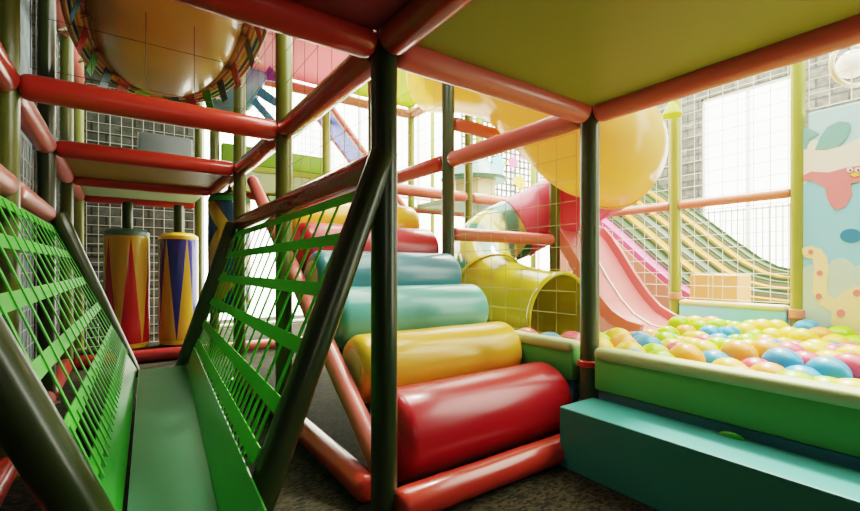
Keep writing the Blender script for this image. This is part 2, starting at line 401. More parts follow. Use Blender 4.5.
# ------------------------------------------------------------------ padded rails
def rail(a, b, m, label, r=.058, inset=.045, name='padded_rail'):
    a = Vector(a); b = Vector(b); d = (b - a).normalized()
    return tag(obj(name, MB().rod(a + d * inset, b - d * inset, r, 22, .6), m), label, 'rail', 'red padded rails')
Z1 = 1.69
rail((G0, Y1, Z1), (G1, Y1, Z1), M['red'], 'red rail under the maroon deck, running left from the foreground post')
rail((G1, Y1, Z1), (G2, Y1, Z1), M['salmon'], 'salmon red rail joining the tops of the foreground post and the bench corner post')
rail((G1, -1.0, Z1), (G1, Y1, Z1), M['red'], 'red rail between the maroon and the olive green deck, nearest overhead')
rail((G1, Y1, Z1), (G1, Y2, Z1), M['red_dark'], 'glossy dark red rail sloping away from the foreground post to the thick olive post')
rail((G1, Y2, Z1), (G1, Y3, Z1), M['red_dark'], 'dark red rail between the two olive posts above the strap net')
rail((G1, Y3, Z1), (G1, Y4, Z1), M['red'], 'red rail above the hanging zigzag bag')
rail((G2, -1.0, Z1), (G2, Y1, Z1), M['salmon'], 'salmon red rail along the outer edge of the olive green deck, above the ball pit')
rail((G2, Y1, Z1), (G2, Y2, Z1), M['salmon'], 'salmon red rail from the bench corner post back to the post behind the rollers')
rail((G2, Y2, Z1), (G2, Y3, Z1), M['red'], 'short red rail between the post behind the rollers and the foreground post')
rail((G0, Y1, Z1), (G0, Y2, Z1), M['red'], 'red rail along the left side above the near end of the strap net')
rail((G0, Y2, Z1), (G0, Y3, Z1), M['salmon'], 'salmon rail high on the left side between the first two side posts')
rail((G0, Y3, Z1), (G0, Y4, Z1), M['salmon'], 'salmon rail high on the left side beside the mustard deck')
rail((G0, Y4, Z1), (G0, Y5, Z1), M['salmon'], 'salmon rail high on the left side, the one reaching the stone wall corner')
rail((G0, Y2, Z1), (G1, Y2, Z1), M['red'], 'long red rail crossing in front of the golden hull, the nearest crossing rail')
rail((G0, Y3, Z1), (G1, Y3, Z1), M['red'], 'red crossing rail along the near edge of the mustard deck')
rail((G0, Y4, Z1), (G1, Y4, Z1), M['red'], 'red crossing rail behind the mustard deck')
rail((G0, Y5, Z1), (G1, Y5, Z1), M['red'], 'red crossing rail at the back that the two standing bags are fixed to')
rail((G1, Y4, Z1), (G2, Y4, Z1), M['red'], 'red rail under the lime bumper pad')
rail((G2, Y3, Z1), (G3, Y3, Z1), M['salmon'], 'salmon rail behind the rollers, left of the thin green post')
rail((G3, Y3, Z1), (G4, Y3, Z1), M['red_hazed'], 'pale red rail behind the clear tube, right of the thin green post')
rail((G3, Y4, Z1), (G4, Y4, Z1), M['red_hazed'], 'pale red rail far back under the pale deck', r=.045)
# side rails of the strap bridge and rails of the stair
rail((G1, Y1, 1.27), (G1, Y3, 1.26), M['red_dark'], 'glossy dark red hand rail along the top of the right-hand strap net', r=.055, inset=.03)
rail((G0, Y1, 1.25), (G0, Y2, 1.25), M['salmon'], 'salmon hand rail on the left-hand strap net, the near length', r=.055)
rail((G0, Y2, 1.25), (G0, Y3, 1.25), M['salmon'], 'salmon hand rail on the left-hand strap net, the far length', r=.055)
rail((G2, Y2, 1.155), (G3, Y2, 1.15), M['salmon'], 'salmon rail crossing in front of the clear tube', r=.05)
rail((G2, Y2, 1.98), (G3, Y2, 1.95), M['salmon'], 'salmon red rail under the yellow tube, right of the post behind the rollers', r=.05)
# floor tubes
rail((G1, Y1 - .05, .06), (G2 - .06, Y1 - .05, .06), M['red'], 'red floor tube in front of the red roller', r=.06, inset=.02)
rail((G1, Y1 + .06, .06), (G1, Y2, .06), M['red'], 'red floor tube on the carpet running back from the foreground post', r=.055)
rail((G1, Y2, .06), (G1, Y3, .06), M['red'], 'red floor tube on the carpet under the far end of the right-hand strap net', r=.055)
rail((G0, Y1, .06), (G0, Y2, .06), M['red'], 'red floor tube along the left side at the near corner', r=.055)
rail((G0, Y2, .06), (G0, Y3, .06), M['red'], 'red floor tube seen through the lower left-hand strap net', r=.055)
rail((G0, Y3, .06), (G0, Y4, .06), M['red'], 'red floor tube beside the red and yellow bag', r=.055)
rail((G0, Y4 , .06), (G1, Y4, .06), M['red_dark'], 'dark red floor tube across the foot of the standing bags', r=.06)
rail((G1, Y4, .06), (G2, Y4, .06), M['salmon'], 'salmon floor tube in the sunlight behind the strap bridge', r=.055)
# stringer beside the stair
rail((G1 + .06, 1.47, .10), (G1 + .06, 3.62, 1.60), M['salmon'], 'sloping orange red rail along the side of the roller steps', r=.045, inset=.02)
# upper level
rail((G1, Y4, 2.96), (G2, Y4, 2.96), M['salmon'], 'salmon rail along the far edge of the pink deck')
rail((G2, Y4, 2.96), (G3, Y4, 2.96), M['red_hazed'], 'pale red upper rail along the far edge of the lime deck')
rail((G3, Y3, 2.96), (G3, Y4, 2.96), M['red_hazed'], 'pale red upper rail along the side of the lime deck')
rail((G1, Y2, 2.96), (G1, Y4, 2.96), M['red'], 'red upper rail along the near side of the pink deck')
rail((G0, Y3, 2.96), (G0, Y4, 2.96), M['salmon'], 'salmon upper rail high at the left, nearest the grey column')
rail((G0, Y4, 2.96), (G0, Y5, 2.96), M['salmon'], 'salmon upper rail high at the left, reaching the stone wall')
rail((G4, 2.11, 1.50), (G4, 1.17, 1.50), M['red_hazed'], 'pale rail in front of the bright window', r=.04)
rail((G4, 3.3, 1.50), (G4, 2.11, 1.50), M['red_hazed'], 'pale rail left of the light green pit post', r=.04)

# ------------------------------------------------------------------ decks
def deck(x0, x1, y0, y1, z, m, label, frame=None, boards=0):
    t = thing('deck', label, 'deck', ((x0 + x1) / 2, (y0 + y1) / 2, z), 'playground decks')
    obj('deck_panel', MB().box((x0, y0, z), (x1, y1, z + .035), .008), m, t, smooth=False)
    f = MB(); b = .03
    f.box((x0, y0, z + .035), (x1, y0 + b, z + .05)); f.box((x0, y1 - b, z + .035), (x1, y1, z + .05))
    f.box((x0, y0, z + .035), (x0 + b, y1, z + .05)); f.box((x1 - b, y0, z + .035), (x1, y1, z + .05))
    obj('edge_frame', f, frame or m, t, smooth=False)
    return t
e = .055
deck(G1 + e, G2 - e, -1.0, Y1 - e, 1.70, M['deck_green'], 'olive green deck overhead, the underside that fills the top of the photo')
deck(G0 + e, G1 - e, -1.0, Y1 - e, 1.70, M['deck_maroon'], 'dark maroon deck overhead, left of the olive green deck')
deck(G0 + e, G1 - e, Y3 + e, Y4 - e, 1.70, M['deck_mustard'], 'mustard deck seen from below over the standing bags')
deck(G0 + e, G1 - e, Y4 + e, Y5 - e, 1.70, M['deck_pale'], 'pale green deck strip behind the mustard deck')
deck(G1 + e, G2 - e, Y3 + e, Y4 - e, 1.70, M['deck_lime'], 'lime deck at the top of the roller steps')
deck(G1 + e, G2 - e, Y2, Y4 - e, 3.02, M['deck_pink'], 'pink upper deck seen from below beside the golden hull')
deck(G2 + e, G3 - e, Y3 + e, Y4 - e, 3.02, M['deck_lime'], 'lime upper deck between the dark centre posts')
deck(G3 + e, G4 - e, Y3 + e, Y4 - e, 1.70, M['deck_pale'], 'pale deck far back that the pointed hut stands on')

# bumper pads on the far side of the first deck
t = thing('bumper_pad', 'two-tone bumper pad, lime over sea green, standing beyond the top of the steps', 'pad', (1.5, Y4, 1.80))
obj('upper_pad', MB().box((G1 + .06, Y4 - .05, 2.0), (G2 - .05, Y4 + .03, 2.2), .02), M['pad_lime'], t)
obj('lower_pad', MB().box((G1 + .06, Y4 - .05, 1.752), (G2 - .05, Y4 + .03, 1.995), .02), M['pad_sea'], t)
fb = thing('foam_block', 'pale blue foam block standing on the mustard deck', 'block', (.28, 4.75, 1.736))
bp = obj('block', MB().box((.10, 4.66, 1.736), (.52, 4.84, 2.12), .02), M['pad_powder'], fb)
obj('seam', MB().box((.09, 4.745, 1.85), (.53, 4.755, 2.13), .003), M['white'], bp)

# ------------------------------------------------------------------ strap bridge (V nets + metal trough)
def lerp(a, b, t): return Vector(a) + (Vector(b) - Vector(a)) * t
YN, YF = 1.42, 3.74
def net_side(name_label, top_n, top_f, bot_n, bot_f, rows, nst, side):
    t = thing('strap_net', name_label, 'net', lerp(bot_n, bot_f, .5), 'green strap nets of the bridge')
    def Sf(u, v): return lerp(lerp(top_n, top_f, u), lerp(bot_n, bot_f, u), v)
    nrm = (Vector(top_f) - Vector(top_n)).cross(Vector(bot_n) - Vector(top_n)).normalized()
    for v in rows:
        mb = MB(); N = 12
        for k in range(N):
            mb.strip(Sf(k / N, v) + nrm * .004, Sf((k + 1) / N, v) + nrm * .004, .050, .004, nrm)
        obj('band', mb, M['net_green'], t)
    for k in range(nst):
        u = (k + .5) / nst
        mb = MB(); du = .0
        for j in range(4): mb.strip(Sf(u, .03 + .845 * j / 4), Sf(u, .03 + .845 * (j + 1) / 4), .024, .004, nrm)
        obj('strap', mb, M['net_green'], t)
        if k < nst - 1:
            u2 = (k + 1) / nst; mb = MB().strip(Sf(u2, rows[-2]), Sf(u2, .875), .024, .004, nrm)
            obj('strap', mb, M['net_green'], t)
    pn = MB(); N = 10
    vs = []; fs = []
    for k in range(N + 1):
        u = -.13 + 1.13 * k / N; vs += [Sf(u, .865) + nrm * .008, Sf(u, 1.0) + nrm * .008, Sf(u, 1.0) + nrm * .014, Sf(u, .865) + nrm * .014]
    for k in range(N):
        a = k * 4
        for q in range(4): fs.append((a + q, a + (q + 1) % 4, a + 4 + (q + 1) % 4, a + 4 + q))
    fs += [(0, 1, 2, 3), (N * 4 + 3, N * 4 + 2, N * 4 + 1, N * 4)]
    pn.add(vs, fs); obj('side_sheet', pn, M['side_green'], t)
    return t
LT_N, LT_F = (G0 + .03, YN, 1.19), (G0 + .03, YF, 1.19)
RT_N, RT_F = (G1 - .03, YN, 1.21), (G1 - .03, YF, 1.20)
LB_N, LB_F = (-.01, YN - .1, .17), (.075, YF, .19)
RB_N, RB_F = (.235, YN - .1, .17), (.37, YF - .2, .19)
net_side('green strap net on the left side of the metal trough', LT_N, LT_F, LB_N, LB_F, (.04, .20, .37, .54, .70, .83), 15, -1)
net_side('green strap net on the right side of the metal trough', RT_N, RT_F, RB_N, RB_F, (.04, .20, .37, .54, .70, .83), 15, 1)
# trough floor
tf = thing('metal_trough', 'shiny metal trough floor between the two green strap nets', 'trough floor', (.15, 2.5, .1))
vs = []; fs = []; N = 14
for k in range(N + 1):
    u = k / N; a = lerp((-.022, .9, .168), LB_F, u); b = lerp((.222, .9, .168), RB_F, u)
    b.y = a.y = .9 + (YF - .08 - .9) * u
    a.x += .004; b.x -= .004
    for p in (a + Vector((0, 0, .02)), a, lerp(a, b, .5) + Vector((0, 0, -.006)), b, b + Vector((0, 0, .02)), b - Vector((0, 0, .012)), lerp(a, b, .5) - Vector((0, 0, .016)), a - Vector((0, 0, .012))): vs.append(p)
for k in range(N):
    for q in range(8): fs.append((k * 8 + q, k * 8 + (q + 1) % 8, k * 8 + 8 + (q + 1) % 8, k * 8 + 8 + q))
fs += [tuple(range(8)), tuple(N * 8 + q for q in range(8))[::-1]]
obj('sheet', MB().add(vs, fs), M['metal'], tf, ang=25)
obj('leg', MB().rod((.11, 1.55, 0), (.11, 1.55, .16), .03, 12, .2), M['polegreen'], tf)
obj('leg', MB().rod((.21, 3.45, 0), (.21, 3.45, .17), .03, 12, .2), M['polegreen'], tf)
# slanted poles
def pole(a, b, r, label):
    return tag(obj('slanted_pole', MB().rod(a, b, r, 24, .3), M['polegreen']), label, 'pole', 'slanted poles of the strap bridge')
pole((-.455, Y1 - .02, 1.20), (.00, Y1 - .02, .10), .055, 'dark slanted pole nearest the camera, at the near end of the left strap net')
pole((G1 - .004, Y1 - .004, 1.31), (.275, Y1 - .05, .10), .0465, 'dark slanted pole leaning from the foreground post down to the trough')
pole((G0 + .05, Y3 - .02, 1.26), (.055, Y3 - .02, .12), .052, 'slanted pole at the far end of the left strap net, before the red bag')
pole((G1 - .05, Y3 - .02, 1.26), (.34, Y3 - .02, .12), .052, 'slanted pole at the far end of the right strap net, beside the blue bag')

# ------------------------------------------------------------------ roller steps
steps = [((1.60, .195), .192, 'r_red', 'big red roller, the bottom step'), ((1.925, .412), .165, 'r_yellow', 'yellow roller just above the red bottom one'),
         ((2.21, .632), .165, 'r_teal', 'pale teal roller, third step from the floor'), ((2.48, .84), .165, 'r_blue', 'grey blue roller, fourth step from the floor'),
         ((2.74, 1.035), .160, 'r_red', 'crimson roller near the top of the steps'), ((3.00, 1.235), .160, 'r_yellow', 'yellow roller at the top of the steps')]
for (y, z), r, m, lab in steps:
    t = thing('roller_step', lab, 'roller', ((G1 + G2) / 2, y, z - r), 'padded roller steps')
    x0, x1 = G1 + .13, G2 - .05; P = []; R = []
    er = .055
    for k in range(6):
        a = PI / 2 * k / 5; P.append((x0 + er * (1 - math.sin(a)), y, z)); R.append(r - er * (1 - math.cos(a)) if 0 else r - er + er * math.sin(PI / 2 - a + 0) )
    # rounded shoulders
    P = []; R = []
    for k in range(7):
        a = PI / 2 * k / 6; P.append((x0 + er * (1 - math.cos(a)), y, z)); R.append(r - er + er * math.sin(a))
    for k in range(1, 8): P.append((x0 + er + (x1 - x0 - 2 * er) * k / 8, y, z)); R.append(r * (1 + .006 * math.sin(k * 1.7)))
    for k in range(7):
        a = PI / 2 * (6 - k) / 6; P.append((x1 - er * (1 - math.cos(a)), y, z)); R.append(r - er + er * math.sin(a))
    obj('roller_body', MB().tube(P, R, 40), M[m], t)
    obj('end_seam', MB().tube([(x0 - .003, y, z), (x0 + .004, y, z)], r - er - .01, 32), M['pad_cream'] if m != 'r_red' else M['r_red'], t)
# sloped base that carries them
d = Vector((0, 1.0, .745)).normalized(); nn = Vector((0, -d.z, d.y))
wd = thing('step_ramp', 'green sloping base under the roller steps', 'ramp', (1.36, 2.5, 0))
base0 = Vector((0, 1.72, .02)); 
pr = []
for (s_, h_) in ((0, 0), (2.35, 0), (2.35, .06), (0, .06)):
    p = base0 + d * s_ + nn * h_; pr.append((p.y, p.z))
def prism(pr, x0, x1):
    n = len(pr); return MB().add([(x0, y, z) for y, z in pr] + [(x1, y, z) for y, z in pr], [tuple(range(n)), tuple(range(n, 2 * n))[::-1]] + [(i, (i + 1) % n, n + (i + 1) % n, n + i) for i in range(n)])
obj('ramp_board', prism(pr, G1 + .17, G2 - .08), M['wedge'], wd, smooth=False)
for xx in (G1 + .18, G2 - .13):
    obj('ramp_leg', MB().rod((xx + .02, 3.3, 0), (xx + .02, 3.3, 1.1), .025, 12, .2), M['wedge'], wd)

# ------------------------------------------------------------------ teal bench and pit wall
b = thing('bench_step', 'long teal foam bench on the floor in front of the ball pit wall', 'bench', (1.74, .1, 0))
bo = obj('bench_body', MB().box((1.615, -1.3, 0), (1.865, 1.29, .273), .006, seg=2), M['bench'], b, smooth=False)
obj('tab', MB().sphere((1.845, .69, .268), .045, 16, 8, sc=(.35, 1, .55)), M['side_green'], b)
def pit_pad(y0, y1, label, end_round=True, x0=1.885, x1=1.965):
    t = thing('pit_wall_pad', label, 'pad', ((x0 + x1) / 2, (y0 + y1) / 2, 0), 'pads around the ball pit')
    obj('base_pad', MB().box((x0 + .02, y0 + .01, 0), (x1 - .01, y1 - .01, .30), .01), M['pad_blue'], t)
    obj('upper_pad', MB().box((x0, y0, .303), (x1, y1, .485), .012), M['pad_green'], t)
    obj('cap', MB().box((x0 - .012, y0, .452), (x1 + .012, y1, .512), .026, seg=4), M['pad_cream'], t)
    return t
pit_pad(-1.3, Y1 - .075, 'green and cream pit wall pad behind the teal bench')
pit_pad(Y1 + .085, Y2 - .06, 'green and cream pit wall pad beside the rollers, in front of the yellow tube mouth', x0=1.93, x1=2.01)
t = thing('pit_wall_pad', 'sky blue pad at the back of the ball pit, between two light green posts', 'pad', (G4, 1.64, 0), 'pads around the ball pit')
obj('pad_body', MB().box((G4 - .05, 1.23, 0), (G4 + .05, 2.05, .56), .015), M['pad_sky'], t)
obj('cap', MB().box((G4 - .058, 1.23, .555), (G4 + .058, 2.05, .60), .02, seg=4), M['cream'], t)

# ------------------------------------------------------------------ spiral tube slide
ctrl = [((2.50, 2.00, .57), .30), ((2.52, 2.40, .62), .30), ((2.565, 2.78, .75), .30), ((2.72, 3.06, .98), .30), ((2.95, 3.15, 1.18), .30), ((3.17, 3.04, 1.30), .30),
        ((3.42, 2.86, 1.46), .30), ((3.52, 2.50, 1.62), .31), ((3.32, 2.12, 1.72), .33), ((2.95, 1.88, 1.76), .37), ((2.62, 1.83, 1.80), .40), ((2.44, 2.05, 2.04), .36),
        ((2.42, 2.38, 2.30), .32), ((2.34, 2.78, 2.50), .31), ((2.26, 3.2, 2.62), .31)]
def cr(P, i, t):
    a = P[max(i - 1, 0)]; b_ = P[i]; c = P[i + 1]; d_ = P[min(i + 2, len(P) - 1)]
    f = lambda w, x, y, z: .5 * (2 * x + (y - w) * t + (2 * w - 5 * x + 4 * y - z) * t * t + (3 * x - w - 3 * y + z) * t ** 3)
    return Vector([f(a[0][k], b_[0][k], c[0][k], d_[0][k]) for k in range(3)]), f(a[1], b_[1], c[1], d_[1])
def seg_path(i0, i1):
    P = []; R = []
    for i in range(i0, i1):
        for k in range(6):
            p, r = cr(ctrl, i, k / 6); P.append(p); R.append(r)
    p, r = cr(ctrl, i1 - 1, 1.0); P.append(p); R.append(r)
    return P, R
ts = thing('tube_slide', 'spiral tube slide in yellow, pink and clear plastic behind the ball pit', 'slide', (2.8, 2.5, 0))
def shell(i0, i1, m, name, lip0=False, lip1=False, **k):
    P, R = seg_path(i0, i1); mb = MB()
    mb.tube(P, R, 36, cap=False); mb.tube(P, [r - .012 for r in R], 36, cap=False)
    if lip0:
        t0 = (P[1] - P[0]).normalized(); u_ = t0.cross(Vector((0, 0, 1))).normalized(); v_ = u_.cross(t0)
        mb.tube([P[0] + (u_ * math.cos(2 * PI * q / 48) + v_ * math.sin(2 * PI * q / 48)) * (R[0] - .004) for q in range(49)], .016, 8, cap=False)
    o = obj(name, mb, m, ts, **k); return o
def collar(i):
    p, r = cr(ctrl, i, 0.0); p2, _ = cr(ctrl, i, .05); dd = (p2 - p).normalized()
    return MB().tube([p - dd * .02, p - dd * .018, p + dd * .018, p + dd * .02], [r, r + .012, r + .012, r], 36, cap=False)
o = shell(0, 2, M['tube_olive'], 'mouth_tube', lip0=True); o['label'] = 'olive yellow exit tube with open mouth'
o = shell(2, 5, M['clear'], 'clear_tube'); o['label'] = 'see-through teal tube section'
o = shell(5, 8, M['tube_pink'], 'pink_tube'); o['label'] = 'deep pink tube section'
o = shell(8, 14, M['tube_yellow'], 'upper_tube'); o['label'] = 'golden yellow bulging upper bend'
obj('joint_ring', collar(2), M['tube_olive'], ts); obj('joint_ring', collar(5), M['tube_pink'], ts); obj('joint_ring', collar(8), M['tube_yellow'], ts)
obj('support_leg', MB().rod((3.05, 3.15, 0), (3.05, 3.15, .9), .03, 12, .2), M['olive_hazed'], ts)

# pink open chute into the pit
ch = thing('chute_slide', 'wide pink open chute running down into the balls at the back of the pit', 'slide', (3.55, 2.3, 0))
path = [(2.66, 1.24), (2.58, 1.15), (2.46, .98), (2.34, .79), (2.2, .60), (2.08, .48), (1.93, .40), (1.80, .375)]
def ribbon(path, x0, x1, th, lift=0):
    up = []; lo = []
    for i, (y, z) in enumerate(path):
        a = Vector((0,) + path[max(i - 1, 0)]); c = Vector((0,) + path[min(i + 1, len(path) - 1)]); tg = (c - a).normalized(); nr = Vector((0, tg.z, -tg.y)) if tg.y < 0 else Vector((0, -tg.z, tg.y))
        if nr.z < 0: nr = -nr
        p = Vector((0, y, z)) + nr * lift; q = p + nr * th
        up.append((q.y, q.z)); lo.append((p.y, p.z))
    pr = up + lo[::-1]; n = len(pr); m = len(up); mb = MB()
    vs = [(x0, y, z) for y, z in pr] + [(x1, y, z) for y, z in pr]
    fs = [(i, i + 1, n + i + 1, n + i) for i in range(m - 1)] + [(m + i, m + i + 1, n + m + i + 1, n + m + i) for i in range(m - 1)] + [(m - 1, m, n + m, n + m - 1), (n - 1, 0, n, 2 * n - 1)]
    for i in range(m - 1): fs += [(i, n - 1 - i, n - 2 - i, i + 1), (n + i, n + i + 1, 2 * n - 2 - i, 2 * n - 1 - i)]
    return mb.add(vs, fs)
X0, X1 = 3.20, 3.92
obj('slide_bed', ribbon(path, X0, X1, .03), M['chute_pink'], ch)
obj('side_wall', ribbon(path, X0 - .03, X0 + .012, .10, .0), M['chute_pink'], ch)
obj('side_wall', ribbon(path, X1 - .012, X1 + .03, .10, .0), M['chute_pink'], ch)
obj('lane_line', ribbon(path, (X0 + X1) / 2 - .012, (X0 + X1) / 2 + .012, .04, .0), M['white'], ch)
obj('stand', MB().rod((3.6, 2.62, 0), (3.6, 2.62, 1.17), .03, 12, .2), M['olive_hazed'], ch)

# ------------------------------------------------------------------ ball pit
R_B = .088
def dist_tube(p):
    best = 9
    for i in range(0, 2):
        for k in range(5):
            q, r = cr(ctrl, i, k / 5); best = min(best, (Vector(p) - q).length - r)
    return best
cells = []
row = 0; x = 2.06
while x < 4.25:
    y = -.12 * x - .05 + 0 if False else .186 * x - .24 + (row % 2) * .088
    while y < 2.45:
        ok = True
        if 3.10 < x < 4.03 and y > 1.78: ok = False
        if x > 3.05 and y > 2.2: ok = False
        p = (x + random.uniform(-.012, .012), y + random.uniform(-.012, .012), .375 + random.uniform(-.02, .028) + .03 * math.sin(x * 4 + y * 3) + .03 * max(0, 1 - (x - 2.0)))
        if ok and dist_tube(p) < R_B + .01: ok = False
        if ok: cells.append(p)
        y += .176
    row += 1; x += .152
print('balls', len(cells))
ball_src = {}
names = list(BALL)
for k in names:
    mb = MB().sphere((0, 0, 0), R_B, 24, 14)
    me = bpy.data.meshes.new('play_ball'); me.from_pydata(mb.v, [], mb.f); me.materials.append(M['ball_' + k])
    for p in me.polygons: p.use_smooth = True
    ball_src[k] = me
ZN = ['close behind the green pit wall pad', 'in the middle of the ball pit', 'far back near the sky blue pad', 'near the foot of the pink chute', 'beside the mouth of the olive yellow tube']
def zone(p):
    if p[1] > 1.75 and p[0] < 3.2: return 4
    if p[0] > 3.0 and p[1] > 1.5: return 3
    if p[0] < 2.5: return 0
    return 1 if p[0] < 3.4 else 2
cells = cells[:300]
for p in cells:
    k = random.choices(names, [24, 21, 23, 17, 15])[0]
    o = bpy.data.objects.new('play_ball', ball_src[k]); C.objects.link(o); o.location = p; o.rotation_euler = (random.random() * 3, random.random() * 3, 0)
    tag(o, {'lime': 'lime green', 'yellow': 'pale yellow', 'blue': 'sky blue', 'pink': 'coral pink', 'orange': 'light orange'}[k] + ' play ball ' + ZN[zone(p)], 'ball', k + ' play balls ' + ZN[zone(p)])
under = MB(); row = 0; x = 2.12
while x < 4.22:
    y = -1.0 + (row % 2) * .078
    while y < 2.45:
        p = (x, y, .235)
        bad = (x > 3.08 and y > 1.70) or dist_tube(p) < R_B + .01
        if not bad: under.sphere(p, R_B, 10, 6, mi=random.randrange(5))
        y += .178
    row += 1; x += .153
o = obj('play_balls', under, [M['ball_' + k] for k in names]); tag(o, 'mixed coloured play balls filling the pit below the top layer', 'balls', kind='stuff')

# ------------------------------------------------------------------ mural at the pit edge
XM = 4.36
def mp(px, py, off=0): p = at(px, py, X=XM); p.x = XM - .02 - off; return p
mu = thing('mural_panel', 'tall painted mural board with a pink bird and a cream spotted long-neck dinosaur', 'mural', (XM, .3, 0))
M['mural_sky'] = mat('mural_sky', (.45, .76, .84), .6); M['mural_pale'] = mat('mural_cloud', (.86, .84, .74), .6); M['mural_blue'] = mat('mural_blue', (.27, .68, .88), .6)
M['mural_mint'] = mat('mural_mint', (.50, .74, .66), .6); M['mural_pink'] = mat('mural_pink', (.82, .24, .28), .6); M['mural_teal'] = mat('mural_teal', (.20, .46, .45), .6); M['mural_cream'] = mat('mural_cream', (.92, .76, .46), .6)
M['mural_beak'] = mat('mural_beak', (.9, .6, .15), .6); M['mural_black'] = mat('mural_black', (.02, .02, .02), .5)
obj('board', MB().box((XM - .02, -1.0, 0), (XM + .02, 1.10, 2.10), .006), M['mural_sky'], mu, smooth=False)
def shape(name, pts, m, off, par=mu):
    return obj(name, MB().poly([mp(a, b_, off) for a, b_ in pts], (-1, 0, 0), .003), m, par, smooth=False)
def ell(cx, cy, rx, ry, n=24, rot=0):
    r_ = []
    for k in range(n):
        a = 2 * PI * k / n; u, v = rx * math.cos(a), ry * math.sin(a); r_.append((cx + u * math.cos(rot) - v * math.sin(rot), cy + u * math.sin(rot) + v * math.cos(rot)))
    return r_
shape('painted_cloud', [(799, 152), (815, 140), (840, 148), (875, 132), (1010, 112), (1010, 165), (875, 172), (840, 176), (799, 190)], M['mural_pale'], .001)
shape('painted_lagoon', [(799, 190), (810, 180), (826, 178), (840, 186), (875, 183), (1010, 190), (1010, 330), (799, 318)], M['mural_blue'], .002)
shape('painted_hill', [(799, 270), (820, 262), (850, 268), (875, 262), (940, 270), (1010, 258), (1010, 340), (799, 325)], M['mural_mint'], .004)
shape('painted_bush', ell(842, 271, 14, 13), M['mural_mint'], .0055)
shape('painted_leaf', [(816, 150), (821, 138), (829, 127), (840, 122), (850, 123), (851, 130), (846, 141), (838, 147), (826, 150)], M['mural_teal'], .004)
shape('painted_plant', [(799, 150), (799, 132), (806, 128), (812, 130), (820, 134), (814, 138), (810, 140), (808, 149)], M['mural_teal'], .004)
bi = shape('painted_bird', [(804, 176), (812, 172), (830, 173), (848, 168), (862, 166), (866, 174), (860, 182), (852, 184), (853, 196), (846, 207), (838, 210), (832, 206), (828, 198), (826, 188), (816, 182), (805, 180)], M['mural_pink'], .007)
for q in (851, 859): 
    ey = shape('eye', ell(q, 170.5, 3.2, 2.6, 12), M['white'], .011, bi); shape('pupil', ell(q + .5, 170.8, 1.1, 1.0, 10), M['mural_black'], .0145, bi)
shape('beak', [(851, 175), (857, 173), (862, 175), (856, 178)], M['mural_beak'], .011, bi)
dn = shape('painted_dinosaur', [(802, 252), (804, 248), (812, 246), (822, 249), (828, 257), (830, 268), (828, 282), (829, 294), (836, 299), (848, 290), (864, 284), (890, 285), (912, 294), (930, 312), (952, 322), (930, 326), (914, 320), (912, 345), (894, 345), (892, 326), (868, 324), (866, 338), (838, 334), (832, 322), (833, 312), (822, 305), (814, 294), (814, 280), (816, 268), (814, 259), (806, 257)], M['mural_cream'], .008)
for (a, b_, r_) in [(812, 252, 2.6), (821, 273, 3), (820, 296, 3.2), (842, 313, 4.5), (858, 293, 4)]: shape('spot', ell(a, b_, r_, r_ * .9, 10), M['mural_pink'], .0115, dn)
shape('painted_rock', [(799, 334), (801, 327), (812, 324), (824, 328), (832, 334)], M['mural_beak'], .009)
shape('painted_pond', ell(852, 236, 11, 7), M['f_blue'], .0045)

# ------------------------------------------------------------------ beyond the pit: lane slide, block, far ball bed
ls = thing('lane_slide', 'wide striped lane slide descending beyond the pit net toward the bright window', 'slide', (5.8, 2.6, 0))
pth = [(3.9, 2.0), (3.5, 1.70), (3.0, 1.27), (2.65, .95), (2.35, .70), (2.1, .55), (1.85, .48), (1.5, .45), (.9, .44)]
lanes = ['lane_pink', 'lane_green', 'lane_orange', 'lane_grey', 'lane_orange', 'lane_green', 'lane_orange', 'lane_green']
xl = 4.80
for i, k in enumerate(lanes):
    o = obj('lane', ribbon(pth, xl, xl + .21, .075, .05 * i - .045), M[k], ls); o['label'] = k.split('_')[1] + ' lane'
    xl += .215
    obj('lane_rib', ribbon(pth, xl - .02, xl + .0, .10, .05 * i - .04), M['lane_grey' if i % 2 == 0 else 'lane_green'], ls)
pr_ = [(y, z - .03) for y, z in pth[:7]] + [(1.85, .02), (3.9, .02)]
obj('side_panel', prism(pr_, 4.76, 4.79), M['red_hazed'], ls, smooth=False)
for yy, zz in ((3.5, 1.85), (2.35, .85), (1.3, .62)):
    for xx in (4.9, 6.5): obj('leg', MB().rod((xx, yy, 0), (xx, yy, zz), .04, 10, .2), M['lane_green'], ls)
fb = thing('foam_block', 'peach foam cube standing on the floor beyond the sky blue pit pad', 'block', (4.58, 1.8, 0))
q = obj('block', MB().box((4.44, 1.60, 0), (4.72, 2.02, .84), .02), M['peach'], fb)
obj('seam', MB().box((4.43, 1.805, .01), (4.73, 1.813, .85), .003), M['cream'], fb)
far = MB()
for k in range(420): far.sphere((random.uniform(4.85, 6.9), random.uniform(-.3, 2.2), random.uniform(.06, .30)), .06, 8, 5, mi=random.randrange(5))
o = obj('play_balls', far, [M['ball_' + k] for k in names]); tag(o, 'small mixed balls in the second pit beyond the peach cube', 'balls', kind='stuff')

